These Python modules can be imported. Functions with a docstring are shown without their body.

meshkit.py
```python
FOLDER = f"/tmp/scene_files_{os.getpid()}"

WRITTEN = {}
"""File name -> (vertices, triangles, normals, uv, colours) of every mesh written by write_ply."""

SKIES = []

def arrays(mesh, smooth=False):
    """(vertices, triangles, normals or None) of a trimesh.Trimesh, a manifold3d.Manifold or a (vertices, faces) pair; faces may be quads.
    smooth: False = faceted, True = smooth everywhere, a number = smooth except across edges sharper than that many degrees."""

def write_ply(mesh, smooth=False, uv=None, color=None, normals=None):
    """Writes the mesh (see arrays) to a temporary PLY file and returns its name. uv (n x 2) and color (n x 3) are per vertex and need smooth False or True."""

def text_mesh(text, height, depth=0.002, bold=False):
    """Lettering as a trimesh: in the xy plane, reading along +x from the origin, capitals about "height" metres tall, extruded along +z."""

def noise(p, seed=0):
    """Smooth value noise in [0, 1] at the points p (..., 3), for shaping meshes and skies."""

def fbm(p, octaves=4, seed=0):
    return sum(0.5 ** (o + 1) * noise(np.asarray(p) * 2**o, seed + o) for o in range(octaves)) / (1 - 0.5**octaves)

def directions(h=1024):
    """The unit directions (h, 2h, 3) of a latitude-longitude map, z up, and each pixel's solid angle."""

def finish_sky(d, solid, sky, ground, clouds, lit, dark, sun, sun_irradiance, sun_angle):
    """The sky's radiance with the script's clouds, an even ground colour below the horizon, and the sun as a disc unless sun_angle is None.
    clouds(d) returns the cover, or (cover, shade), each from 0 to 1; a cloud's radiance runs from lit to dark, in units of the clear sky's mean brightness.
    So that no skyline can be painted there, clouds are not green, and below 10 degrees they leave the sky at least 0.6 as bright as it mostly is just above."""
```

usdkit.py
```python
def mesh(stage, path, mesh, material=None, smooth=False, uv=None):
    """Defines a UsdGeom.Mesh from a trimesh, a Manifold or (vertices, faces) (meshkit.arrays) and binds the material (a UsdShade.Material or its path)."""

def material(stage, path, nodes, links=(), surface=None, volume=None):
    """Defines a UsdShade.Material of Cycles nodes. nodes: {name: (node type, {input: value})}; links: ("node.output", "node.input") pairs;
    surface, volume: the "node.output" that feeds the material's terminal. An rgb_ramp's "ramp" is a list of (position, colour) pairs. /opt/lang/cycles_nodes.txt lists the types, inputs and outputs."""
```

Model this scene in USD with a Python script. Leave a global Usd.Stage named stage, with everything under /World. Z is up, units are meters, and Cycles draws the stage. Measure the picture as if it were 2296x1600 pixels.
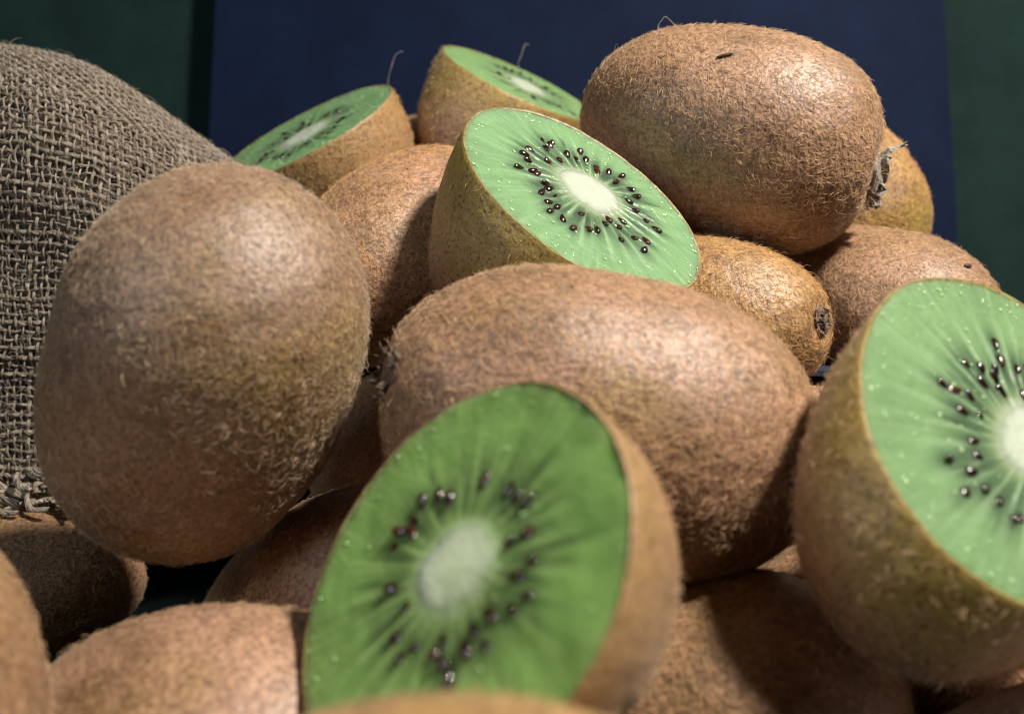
import math
import numpy as np
import trimesh
import usdkit
from meshkit import noise, fbm
from pxr import Usd, UsdGeom, UsdLux, Gf, Sdf, Vt, UsdShade
from scipy.interpolate import RectBivariateSpline

stage = Usd.Stage.CreateInMemory()
UsdGeom.SetStageUpAxis(stage, UsdGeom.Tokens.z)
UsdGeom.SetStageMetersPerUnit(stage, 1.0)
UsdGeom.Xform.Define(stage, '/World')
CM = 0.01

# ------------------------------------------------------------------ camera
cam = UsdGeom.Camera.Define(stage, '/World/camera')
cam.AddTranslateOp().Set(Gf.Vec3d(0, 0, 0.13))
cam.AddRotateXYZOp().Set(Gf.Vec3f(70, 0, 0))
cam.CreateHorizontalApertureAttr(36.0)
cam.CreateVerticalApertureAttr(36.0 * 713 / 1024)
cam.CreateFocalLengthAttr(31.17)
cam.CreateClippingRangeAttr(Gf.Vec2f(0.01, 20))
cam.CreateFStopAttr(14.5)
cam.CreateFocusDistanceAttr(0.168)
cam.CreateExposureAttr(0.0)


# ------------------------------------------------------------------ lamps
def aim(prim, frm, to):
    f, t = np.array(frm, float), np.array(to, float)
    z = (f - t) / np.linalg.norm(f - t)
    x = np.cross([0, 0, 1.0], z)
    x /= np.linalg.norm(x)
    y = np.cross(z, x)
    m = Gf.Matrix4d(*x, 0, *y, 0, *z, 0, *f, 1)
    UsdGeom.Xformable(prim).AddTransformOp().Set(m)


key = UsdLux.DiskLight.Define(stage, '/World/desk_lamp_light')      # warm desk lamp, upper right
aim(key, (0.226, 0.098, 0.470), (0.01, 0.16, 0.08))
key.CreateRadiusAttr(0.026)
key.CreateNormalizeAttr(True)
key.CreateIntensityAttr(1.55)
key.CreateColorAttr(Gf.Vec3f(1.0, 0.92, 0.82))
fill = UsdLux.RectLight.Define(stage, '/World/window_light')         # weak cool light from the front left
aim(fill, (-0.55, -0.30, 0.56), (-0.03, 0.16, 0.06))
fill.CreateWidthAttr(0.28)
fill.CreateHeightAttr(0.28)
fill.CreateNormalizeAttr(True)
fill.CreateIntensityAttr(0.64)
fill.CreateColorAttr(Gf.Vec3f(0.80, 0.91, 1.0))

# ------------------------------------------------------------------ helpers
names = {}


def numbered(parent, name):
    k = (parent, name)
    n = names.get(k, 0)
    names[k] = n + 1
    return f'{parent}/{name}' if n == 0 else f'{parent}/{name}_{n:03d}'


def thing(name, label, cat, loc=(0, 0, 0), group=None, kind=None):
    path = numbered('/World', name)
    x = UsdGeom.Xform.Define(stage, path)
    x.AddTranslateOp().Set(Gf.Vec3d(*[float(v) for v in loc]))
    p = x.GetPrim()
    for k, v in (('label', label), ('category', cat), ('group', group), ('kind', kind)):
        if v:
            p.SetCustomDataByKey(k, v)
    return path


def stuff(prim):
    prim.GetPrim().SetCustomDataByKey('kind', 'stuff')


def part(parent, name, mesh, mat, smooth=False, colors=None, label=None):
    m = usdkit.mesh(stage, numbered(parent, name), mesh, mat, smooth=smooth)
    if colors is not None:
        UsdGeom.PrimvarsAPI(m).CreatePrimvar('albedo', Sdf.ValueTypeNames.Color3fArray, 'vertex').Set(Vt.Vec3fArray.FromNumpy(np.asarray(colors, np.float32)))
    if label:
        m.GetPrim().SetCustomDataByKey('label', label)
    return m


def curves(parent, name, pts, widths, mat, is_stuff=True):
    """pts (n, k, 3), widths (n, k)."""
    n, k, _ = pts.shape
    c = UsdGeom.BasisCurves.Define(stage, numbered(parent, name))
    c.CreateTypeAttr('linear')
    c.CreatePointsAttr(Vt.Vec3fArray.FromNumpy(pts.reshape(-1, 3).astype(np.float32)))
    c.CreateCurveVertexCountsAttr(Vt.IntArray.FromNumpy(np.full(n, k, np.int32)))
    c.CreateWidthsAttr(Vt.FloatArray.FromNumpy(widths.reshape(-1).astype(np.float32)))
    c.SetWidthsInterpolation('vertex')
    UsdShade.MaterialBindingAPI.Apply(c.GetPrim()).Bind(UsdShade.Material.Get(stage, mat))
    if is_stuff:
        stuff(c)
    return c


def grid_faces(nu, nv, wrap_v=True):
    """faces of a grid of nu rows by nv columns; columns wrap round."""
    i, j = np.meshgrid(np.arange(nu - 1), np.arange(nv if wrap_v else nv - 1), indexing='ij')
    a = i * nv + j
    b = i * nv + (j + 1) % nv
    return np.stack([a, b, b + nv, a + nv], -1).reshape(-1, 4)


def lerp(a, b, t):
    t = np.asarray(t)[..., None]
    return np.asarray(a, float) * (1 - t) + np.asarray(b, float) * t


def sstep(a, b, x):
    t = np.clip((x - a) / (b - a), 0, 1)
    return t * t * (3 - 2 * t)


def frame(ax):
    ax = np.array(ax, float)
    ax /= np.linalg.norm(ax)
    h = np.array([0, 0, 1.0]) if abs(ax[2]) < .9 else np.array([1.0, 0, 0])
    u = np.cross(h, ax)
    u /= np.linalg.norm(u)
    return ax, u, np.cross(ax, u)


def normals_of(v, f):
    return np.array(trimesh.Trimesh(v, np.vstack([f[:, [0, 1, 2]], f[:, [0, 2, 3]]]) if f.shape[1] == 4 else f, process=False).vertex_normals)


# ------------------------------------------------------------------ materials
LK = '/World/Looks'
UsdGeom.Scope.Define(stage, LK)


def M(name, nodes, links=(), surface='p.BSDF'):
    usdkit.material(stage, f'{LK}/{name}', nodes, links, surface=surface)
    return f'{LK}/{name}'


def skin_mat(name, ramp, scale):
    return M(name, {
    'a': ('attribute', {'attribute': 'albedo'}),
    'g': ('geometry', {}),
    'n1': ('noise_texture', {'scale': scale, 'detail': 3.0, 'roughness': 0.6}),
    'r1': ('rgb_ramp', {'ramp': ramp}),
    'mul': ('mix_color', {'blend_type': 'multiply', 'fac': 1.0, 'use_clamp': False}),
    'n2': ('noise_texture', {'scale': 900.0, 'detail': 4.0, 'roughness': 0.65}),
    'b': ('bump', {'strength': 0.5, 'distance': 0.0006}),
    'rr': ('map_range', {'from_min': 0.3, 'from_max': 0.7, 'to_min': 0.42, 'to_max': 0.56}),
    'p': ('principled_bsdf', {'specular_ior_level': 0.8, 'sheen_weight': 0.10, 'sheen_roughness': 0.4, 'sheen_tint': (1.0, 0.85, 0.65)}),
}, [('g.position', 'n1.vector'), ('g.position', 'n2.vector'), ('n1.fac', 'r1.fac'), ('a.color', 'mul.a'), ('r1.color', 'mul.b'), ('mul.result', 'p.base_color'),
    ('n2.fac', 'b.height'), ('b.normal', 'p.normal'), ('n2.fac', 'rr.value'), ('rr.result', 'p.roughness')])


M_SKIN = skin_mat('kiwi_skin', [(0.0, (0.4, 0.36, 0.33)), (0.38, (0.5, 0.46, 0.43)), (0.5, (0.85, 0.83, 0.82)), (0.63, (1.12, 1.1, 1.08)), (1.0, (1.3, 1.26, 1.22))], 1250.0)
M_SKIN_CUT = skin_mat('speckled_skin', [(0.0, (0.3, 0.18, 0.13)), (0.36, (0.5, 0.34, 0.28)), (0.45, (0.95, 0.95, 0.95)), (0.6, (1.0, 1.0, 1.0)), (1.0, (1.25, 1.2, 1.1))], 1300.0)


def hair_mat(name, col, rough=0.45):
    return M(name, {
        'g': ('geometry', {}),
        'n': ('noise_texture', {'scale': 500.0, 'detail': 2.0}),
        'r': ('rgb_ramp', {'ramp': [(0.3, tuple(c * .5 for c in col)), (0.5, col), (0.7, tuple(min(1, c * 1.45) for c in col))]}),
        'p': ('principled_bsdf', {'roughness': rough, 'specular_ior_level': 0.45}),
        't': ('translucent_bsdf', {}),
        'm': ('mix_closure', {'fac': 0.3}),
    }, [('g.position', 'n.vector'), ('n.fac', 'r.fac'), ('r.color', 'p.base_color'), ('r.color', 't.color'), ('p.BSDF', 'm.closure1'), ('t.BSDF', 'm.closure2')], 'm.closure')


M_FUZZ = hair_mat('kiwi_fuzz', (0.56, 0.39, 0.23))
M_FUZZ_GOLD = hair_mat('golden_fuzz', (0.62, 0.38, 0.17))
M_FUZZ_GREY = hair_mat('greyish_fuzz', (0.50, 0.38, 0.26))
M_FLESH = M('kiwi_flesh', {
    'a': ('attribute', {'attribute': 'albedo'}),
    'g': ('geometry', {}),
    'n': ('noise_texture', {'scale': 1300.0, 'detail': 3.0, 'roughness': 0.6}),
    'v': ('voronoi_texture', {'scale': 1500.0}),
    'mx': ('mix_float', {'fac': 0.45}),
    'b': ('bump', {'strength': 0.4, 'distance': 0.0003}),
    'p': ('principled_bsdf', {'roughness': 0.36, 'specular_ior_level': 0.22, 'subsurface_method': 'random_walk', 'subsurface_weight': 0.55,
                              'subsurface_radius': (0.7, 1.0, 0.4), 'subsurface_scale': 0.0009}),
}, [('g.position', 'n.vector'), ('g.position', 'v.vector'), ('a.color', 'p.base_color'), ('n.fac', 'mx.a'), ('v.distance', 'mx.b'), ('mx.result', 'b.height'), ('b.normal', 'p.normal')])
M_SEED = M('kiwi_seed', {'p': ('principled_bsdf', {'base_color': (0.020, 0.009, 0.006), 'roughness': 0.16, 'specular_ior_level': 0.6, 'coat_weight': 0.5, 'coat_roughness': 0.05})})
M_SEED_RED = M('kiwi_seed_reddish', {'p': ('principled_bsdf', {'base_color': (0.045, 0.014, 0.008), 'roughness': 0.2, 'specular_ior_level': 0.6, 'coat_weight': 0.4, 'coat_roughness': 0.06})})
M_JUICE = M('kiwi_juice', {'p': ('principled_bsdf', {'base_color': (0.35, 0.55, 0.25), 'roughness': 0.16, 'specular_ior_level': 1.0, 'coat_weight': 1.0, 'coat_roughness': 0.12})})


def dry_mat(name, c0, c1, scale=900.0):
    return M(name, {
        'g': ('geometry', {}), 'n': ('noise_texture', {'scale': scale, 'detail': 4.0, 'roughness': 0.7}),
        'r': ('rgb_ramp', {'ramp': [(0.3, c0), (0.65, c1)]}), 'b': ('bump', {'strength': 0.9, 'distance': 0.0008}),
        'p': ('principled_bsdf', {'roughness': 0.75, 'specular_ior_level': 0.3})},
        [('g.position', 'n.vector'), ('n.fac', 'r.fac'), ('r.color', 'p.base_color'), ('n.fac', 'b.height'), ('b.normal', 'p.normal')])


M_CALYX = dry_mat('dry_calyx', (0.035, 0.022, 0.016), (0.20, 0.14, 0.10))
M_CALYX_GREY = dry_mat('grey_calyx', (0.09, 0.075, 0.06), (0.42, 0.38, 0.33))
M_SCAR = dry_mat('stem_scar', (0.02, 0.012, 0.008), (0.10, 0.06, 0.035))
M_JUTE = M('jute', {
    'g': ('geometry', {}), 'n': ('noise_texture', {'scale': 420.0, 'detail': 4.0, 'roughness': 0.7}),
    'r': ('rgb_ramp', {'ramp': [(0.25, (0.14, 0.11, 0.08)), (0.5, (0.265, 0.22, 0.17)), (0.75, (0.42, 0.37, 0.31))]}),
    'p': ('principled_bsdf', {'roughness': 0.6, 'specular_ior_level': 0.35})},
    [('g.position', 'n.vector'), ('n.fac', 'r.fac'), ('r.color', 'p.base_color')])
M_JUTE_IN = dry_mat('jute_inside', (0.06, 0.043, 0.028), (0.19, 0.14, 0.095), 700.0)


def paper(name, c, rough=0.7):
    lo, hi = tuple(x * .78 for x in c), tuple(x * 1.25 for x in c)
    return M(name, {
        'g': ('geometry', {}), 'n': ('noise_texture', {'scale': 38.0, 'detail': 6.0, 'roughness': 0.65}),
        'n2': ('noise_texture', {'scale': 1600.0, 'detail': 2.0}),
        'r': ('rgb_ramp', {'ramp': [(0.3, lo), (0.7, hi)]}), 'b': ('bump', {'strength': 0.25, 'distance': 0.0003}),
        'p': ('principled_bsdf', {'roughness': rough, 'specular_ior_level': 0.06})},
        [('g.position', 'n.vector'), ('g.position', 'n2.vector'), ('n.fac', 'r.fac'), ('r.color', 'p.base_color'), ('n2.fac', 'b.height'), ('b.normal', 'p.normal')])


M_GREEN = paper('dark_green_board', (0.0080, 0.0205, 0.0190))
M_GROUND = paper('dark_green_sheet', (0.0015, 0.0040, 0.0036))
M_BLUE = paper('dark_blue_card', (0.0040, 0.0085, 0.026))
M_SLATE = paper('slate_blue_card', (0.03, 0.036, 0.048))
M_FIBRE = hair_mat('loose_fibre', (0.55, 0.50, 0.42))

# ------------------------------------------------------------------ setting: green ground sheet, green backdrop board, blue card
LEAN = math.radians(27)
BASE_Y = 0.3405                        # foot of the leaning backdrop
up = np.array([0, math.sin(LEAN), math.cos(LEAN)])
out = np.array([0, -math.cos(LEAN), math.sin(LEAN)])


def slab(x0, x1, s0, s1, d0, d1, skew=0.0, nx=2, ns=2):
    """a board standing on the lean: x range, slope range, distance range in front of the backdrop's face; skew turns it in its plane."""
    b = trimesh.creation.box([x1 - x0, s1 - s0, d1 - d0])
    v = np.array(b.vertices) + [(x0 + x1) / 2, (s0 + s1) / 2, (d0 + d1) / 2]
    c, s = math.cos(skew), math.sin(skew)
    x, y = v[:, 0] * c - v[:, 1] * s, v[:, 0] * s + v[:, 1] * c
    w = np.array([0, BASE_Y, 0]) + x[:, None] * [1, 0, 0] + y[:, None] * up + v[:, 2:3] * out
    return trimesh.Trimesh(w, b.faces, process=False)


gm = usdkit.mesh(stage, '/World/ground', trimesh.creation.box([1.6, 1.5, 0.01], trimesh.transformations.translation_matrix([0, 0.05, -0.005])), M_GROUND)
gm.GetPrim().SetCustomDataByKey('kind', 'structure')
for k, v in (('label', 'dark green sheet lying under the heap of kiwis'), ('category', 'ground')):
    gm.GetPrim().SetCustomDataByKey(k, v)
bk = thing('backdrop_board', 'plain dark green board leaning behind everything, seen left and right of the blue card', 'board', (0, BASE_Y, 0))
part(bk, 'panel', (np.array((_s := slab(-0.55, 0.55, 0.004, 0.55, -0.012, 0)).vertices) - [0, BASE_Y, 0], _s.faces), M_GREEN)
bc = thing('blue_card', 'dark blue card leaning on the green board behind the kiwis', 'card', (0, BASE_Y, 0))
_s = slab(-0.1215, 0.1755, 0.006, 0.216, 0.0160, 0.0212, skew=math.radians(-0.25))
part(bc, 'sheet', (np.array(_s.vertices) - [0, BASE_Y, 0], _s.faces), M_BLUE)
_s = slab(-0.08, 0.14, 0.004, 0.17, 0.0006, 0.0156)
part(bc, 'backing_block', (np.array(_s.vertices) - [0, BASE_Y, 0], _s.faces), M_SLATE)

# ------------------------------------------------------------------ fruit data (centimetres): centre, axis, half length, radius, egg factor, bluntness
WHOLE = {
    'A': ((-4.97, 13.45, 7.9), (-0.432, 0.135, -0.891), 3.43, 2.39, 0.02, 2.67),
    'B': ((4.69, 20.0, 10.91), (0.895, -0.399, -0.202), 3.33, 2.29, 0.127, 2.32),
    'F': ((1.4, 12.92, 7.15), (-0.982, 0.07, 0.177), 3.56, 2.4, 0.002, 2.39),
    'I': ((3.5, 17.95, 7.12), (0.795, -0.558, 0.236), 3.21, 1.89, -0.031, 2.22),
    'J': ((8.4, 19.93, 6.77), (0.548, -0.836, 0.027), 3.11, 2.15, 0.022, 2.12),
    'K': ((8.4, 24.75, 8.88), (-0.677, 0.568, 0.468), 3.33, 2.39, 0.06, 2.3),
    'L': ((-2.13, 20.21, 8.07), (0.569, 0.817, 0.092), 3.39, 2.4, 0.072, 2.32),
    'M': ((-11.52, 15.98, 1.84), (0.941, 0.33, -0.08), 3.48, 1.9, -0.066, 2.22),
    'N': ((-3.16, 13.85, 2.64), (0.712, -0.285, 0.641), 3.3, 2.31, 0.056, 2.31),
    'O': ((-4.1, 9.3, 3.4), (0.869, -0.42, 0.262), 3.26, 2.41, 0.06, 2.29),
    'P': ((-7.9, 7.76, 6.04), (0.529, -0.847, -0.056), 3.35, 2.43, 0.076, 2.3),
    'Q': ((-0.46, 4.21, 6.41), (0.848, -0.451, 0.278), 3.15, 2.23, 0.095, 2.15),
    'R': ((2.72, 10.84, 2.91), (0.768, -0.31, 0.561), 3.34, 2.34, 0.012, 2.27),
    'S': ((8.2, 8.52, 2.78), (0.822, -0.355, 0.445), 3.28, 2.5, 0.036, 2.31),
    'T': ((7.01, 13.6, 2.2), (0.977, -0.098, 0.187), 3.32, 2.34, 0.077, 2.28),
    'U': ((-3.36, 29.0, 8.03), (0.968, -0.171, 0.182), 3.33, 2.49, 0.054, 2.3),
    'V': ((5.51, 17.87, 3.55), (0.875, -0.288, 0.388), 3.33, 2.26, 0.023, 2.29),
    'W': ((-1.45, 18.77, 3.44), (0.984, -0.177, 0.01), 3.32, 2.49, 0.048, 2.3),
    'Z0': ((8.91, 27.5, 4.0), (0.592, 0.187, 0.784), 3.2, 2.35, 0.04, 2.3),
    'Z1': ((2.35, 25.8, 6.5), (-0.708, -0.629, -0.321), 3.2, 2.35, 0.04, 2.3),
    'Z2': ((6.67, 22.83, 3.0), (0.578, -0.399, -0.712), 3.2, 2.35, 0.04, 2.3),
    'Z4': ((0.49, 28.87, 3.0), (0.564, -0.004, -0.826), 3.2, 2.35, 0.04, 2.3),
    'Z7': ((-1.14, 23.89, 2.4), (-0.905, 0.419, -0.068), 3.2, 2.35, 0.04, 2.3),
}
HALF = {
    'C': dict(c=(1.34, 16.89, 10.15), n=(0.35, -0.401, 0.846), u=(0.648, -0.549, -0.528), a=2.76, b=2.04, w=(-0.566, 0.04, -0.824), L=3.55, bul=-0.074, core=(-0.01, 0.14),
         seeds=[(-0.58, 0.22), (-0.52, 0.3), (-0.49, 0.16), (-0.51, -0.06), (-0.48, -0.18), (-0.41, -0.22), (-0.37, -0.4), (-0.31, -0.29), (-0.28, -0.26), (-0.36, 0.01), (-0.35, 0.16), (-0.38, 0.32), (-0.32, 0.37), (-0.29, 0.48), (-0.2, 0.52), (-0.11, 0.57), (-0.04, 0.66), (-0.01, 0.53), (0.09, 0.6), (0.17, 0.58), (0.28, 0.38), (0.38, 0.38), (0.49, 0.39), (0.54, 0.14), (0.48, 0.05), (0.45, -0.1), (0.35, 0.02), (0.29, -0.11), (0.27, -0.01), (0.32, -0.26), (0.29, -0.34), (0.16, -0.23), (0.15, -0.5), (0.25, -0.49), (0.06, -0.54), (0.04, -0.41), (-0.02, -0.46), (-0.12, -0.41), (-0.18, -0.27), (-0.05, -0.32), (0.61, -0.01), (0.19, 0.43)]),
    'D': dict(c=(-5.6, 24.46, 10.51), n=(-0.408, -0.192, 0.893), u=(0.757, -0.617, 0.214), a=2.72, b=2.58, w=(0.41, 0.199, -0.89), L=3.53, bul=0.061, core=(0.12, -0.1),
         seeds=[(-0.01, 0.4), (0.11, 0.43), (0.49, 0.11), (0.48, -0.18), (0.38, -0.35), (-0.44, 0.12), (-0.43, -0.11), (-0.15, -0.43), (0.19, -0.53), (0.33, -0.55), (-0.19, 0.14), (-0.12, -0.55)]),
    'E': dict(c=(0.24, 26.28, 11.71), n=(0.407, -0.099, 0.908), u=(0.227, 0.974, 0.005), a=2.64, b=2.34, w=(-0.49, -0.229, -0.841), L=3.57, bul=0.057, core=(-0.03, -0.13),
         seeds=[(0.34, 0.41), (0.35, 0.31), (-0.17, 0.23), (-0.11, 0.11), (0.41, 0.24), (0.5, 0.15), (0.51, 0.01), (0.48, -0.23), (0.34, -0.38), (0.34, -0.47), (-0.54, -0.32), (-0.38, -0.48), (-0.33, -0.6), (-0.27, -0.77)]),
    'G': dict(c=(-0.7, 8.11, 7.59), n=(-0.682, -0.366, 0.633), u=(0.724, -0.455, 0.518), a=2.48, b=2.28, w=(0.561, 0.54, -0.628), L=2.96, bul=0.028, core=(0.07, 0.02),
         seeds=[(-0.24, 0.43), (-0.14, 0.44), (-0.06, 0.4), (0.16, 0.43), (0.32, 0.34), (0.38, 0.28), (0.44, 0.24), (-0.37, 0.3), (-0.39, 0.22), (-0.36, -0.0), (0.46, 0.09), (0.36, 0.06), (0.49, -0.05), (0.43, -0.1), (0.48, -0.19), (0.41, -0.24), (0.3, -0.25), (0.21, -0.3), (0.29, -0.38), (0.18, -0.38), (0.03, -0.32), (-0.02, -0.36), (0.05, -0.42), (-0.14, -0.32), (-0.27, -0.26), (0.11, -0.5), (-0.28, 0.34)]),
    'H': dict(c=(6.82, 11.05, 8.0), n=(0.437, -0.52, 0.734), u=(0.706, 0.704, 0.078), a=3.09, b=2.37, w=(-0.529, 0.013, -0.849), L=2.85, bul=0.12, core=(0.02, -0.17),
         seeds=[(-0.24, 0.41), (-0.2, 0.35), (-0.12, 0.26), (-0.26, 0.24), (0.04, 0.42), (0.04, 0.28), (0.12, 0.17), (0.24, 0.06), (-0.33, 0.08), (-0.56, 0.1), (-0.49, -0.02), (-0.61, -0.07), (-0.48, -0.13), (-0.46, -0.22), (-0.47, -0.33), (0.3, 0.3), (0.38, 0.2), (0.42, 0.05), (0.4, -0.12), (0.3, -0.3), (0.15, -0.4), (0.02, -0.45), (0.47, -0.02), (0.36, 0.4)]),
}

CAMP = np.array([0, 0, 0.13])


def fur(parent, V, F, N, axis, density, mat, length=0.0019, width=0.000085, lift=0.42, keep=None, seed=0, mess=1.1, name='fuzz'):
    """Hairs on the faces of a grid mesh, in the mesh's own space. density per mm2; faces turned away from the front get few."""
    rng = np.random.default_rng(seed)
    T = np.vstack([F[:, [0, 1, 2]], F[:, [0, 2, 3]]])
    a, b, c = V[T[:, 0]], V[T[:, 1]], V[T[:, 2]]
    area = np.linalg.norm(np.cross(b - a, c - a), axis=1) / 2
    loc = np.array(stage.GetPrimAtPath(parent).GetAttribute('xformOp:translate').Get())
    cen = (a + b + c) / 3
    tv = CAMP - (cen + loc)
    tv /= np.linalg.norm(tv, axis=1)[:, None]
    nf = (N[T[:, 0]] + N[T[:, 1]] + N[T[:, 2]]) / 3
    facing = (nf * tv).sum(1)
    w = area * np.where(facing > -0.25, 1.0, np.where(facing > -0.6, 0.25, 0.08))
    # patchy cover
    w = w * (0.75 + 0.5 * noise(cen * 180 + seed, seed))
    if keep is not None:
        w = w * keep(cen)
    n = int(w.sum() * 1e6 * density)
    t = rng.choice(len(T), n, p=w / w.sum())
    r1, r2 = np.sqrt(rng.random(n)), rng.random(n)
    wa, wb, wc = 1 - r1, r1 * (1 - r2), r1 * r2
    P = wa[:, None] * a[t] + wb[:, None] * b[t] + wc[:, None] * c[t]
    n0 = wa[:, None] * N[T[t, 0]] + wb[:, None] * N[T[t, 1]] + wc[:, None] * N[T[t, 2]]
    n0 /= np.linalg.norm(n0, axis=1)[:, None]
    d = axis - (n0 @ axis)[:, None] * n0
    d /= np.linalg.norm(d, axis=1)[:, None] + 1e-6
    s = np.cross(n0, d)
    ang = rng.normal(0, mess, n) + 2.2 * (noise(P * 220, seed + 3) - 0.5)
    d, s = np.cos(ang)[:, None] * d + np.sin(ang)[:, None] * s, -np.sin(ang)[:, None] * d + np.cos(ang)[:, None] * s
    L = np.minimum(length * rng.lognormal(-.03, 0.26, n), length * 1.7)
    lf = lift * rng.lognormal(0, 0.45, n)
    bend = rng.normal(0, 0.24, n)
    tt = np.array([0, 0.5, 1.0])
    pts = (P[:, None] - n0[:, None] * 0.00005 + (L[:, None] * tt)[..., None] * d[:, None]
           + (L * lf)[:, None, None] * (tt * (1.35 - 0.75 * tt))[None, :, None] * n0[:, None]
           + (L * bend)[:, None, None] * (tt * tt)[None, :, None] * s[:, None])
    ws = (width * rng.lognormal(0, 0.25, n))[:, None] * np.array([1.0, 0.8, 0.3])
    return curves(parent, name, pts, ws, mat)


BROWN, DARK, OLIVE, GOLD, ROSY = (0.355, 0.202, 0.115), (0.20, 0.110, 0.055), (0.34, 0.25, 0.045), (0.42, 0.25, 0.095), (0.40, 0.235, 0.15)


def calyx(parent, tip, ax, seed, mat, size=0.0045, tall=1.0, sepals=6, peak=None, hairs=260):
    """the dried flower end: a low lumpy button and curled papery sepals round it."""
    rng = np.random.default_rng(seed)
    a, u, v = frame(ax)
    b = trimesh.creation.icosphere(3, 1.0)
    w = np.array(b.vertices)
    w *= (0.8 + 0.5 * fbm(w * 2.3 + seed, 3))[:, None]
    w = w[:, :1] * u * size * .75 + w[:, 1:2] * v * size * .75 + w[:, 2:3] * a * size * .33 * tall + tip - a * size * .12
    c = part(parent, 'calyx', (w, b.faces), mat, smooth=True)
    cp = str(c.GetPath())
    for k in range(sepals):
        an = 2 * math.pi * (k + rng.uniform(-.25, .25)) / sepals
        e = math.cos(an) * u + math.sin(an) * v
        f = np.cross(a, e)
        ln = size * rng.uniform(.5, .95)
        wd = size * rng.uniform(.22, .6)
        rise = rng.uniform(-.1, 0.3)
        if peak is not None and k == peak:
            ln, rise, wd = size * 1.3, .9, size * .3
        rows = []
        for i, t in enumerate(np.linspace(0, 1, 6)):
            p = tip + e * (size * .35 + ln * .62 * t * (1 - .35 * t * rise)) + a * (size * .1 + ln * .5 * rise * t * t)
            ww = wd * (1 - t ** 1.6) + 0.00012
            tw = rng.normal(0, .3)
            cr = f * math.cos(tw) + a * math.sin(tw)
            for q in (-1, -.4, .4, 1):
                rows.append(p + cr * ww * q + a * (.35 * ww * q * q) + rng.normal(0, size * .035, 3))
        g = np.array(rows)
        th = e * 0 + a * 0.00035
        fc = grid_faces(6, 4, False)
        vv = np.vstack([g, g - th])
        ff = np.vstack([fc, fc[:, ::-1] + 24])
        rim = [0, 1, 2, 3, 7, 11, 15, 19, 23, 22, 21, 20, 16, 12, 8, 4]
        side = np.array([[rim[i], rim[(i + 1) % 16], rim[(i + 1) % 16] + 24, rim[i] + 24] for i in range(16)])[:, ::-1]
        part(cp, 'sepal', (vv, np.vstack([ff, side])), mat)

    nh_ = hairs
    an, rr = rng.uniform(0, 2 * math.pi, nh_), size * rng.uniform(.3, 1.0, nh_)
    e = np.cos(an)[:, None] * u + np.sin(an)[:, None] * v
    ln = size * rng.uniform(.2, .55, nh_)
    dd = e * rng.uniform(-.2, 1.0, nh_)[:, None] + a * rng.uniform(.15, .9, nh_)[:, None] + rng.normal(0, .4, (nh_, 3))
    dd /= np.linalg.norm(dd, axis=1)[:, None]
    tt = np.array([0, .5, 1.0])
    pp = (tip + e * rr[:, None] - a * size * .12)[:, None] + (ln[:, None] * tt)[..., None] * dd[:, None] + (rng.normal(0, .25, (nh_, 3)) * ln[:, None])[:, None] * (tt ** 2)[None, :, None]
    curves(cp, 'calyx_hairs', pp, np.tile(np.array([.0001, .00008, .00004]), (nh_, 1)), M_FUZZ_GREY)


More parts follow.
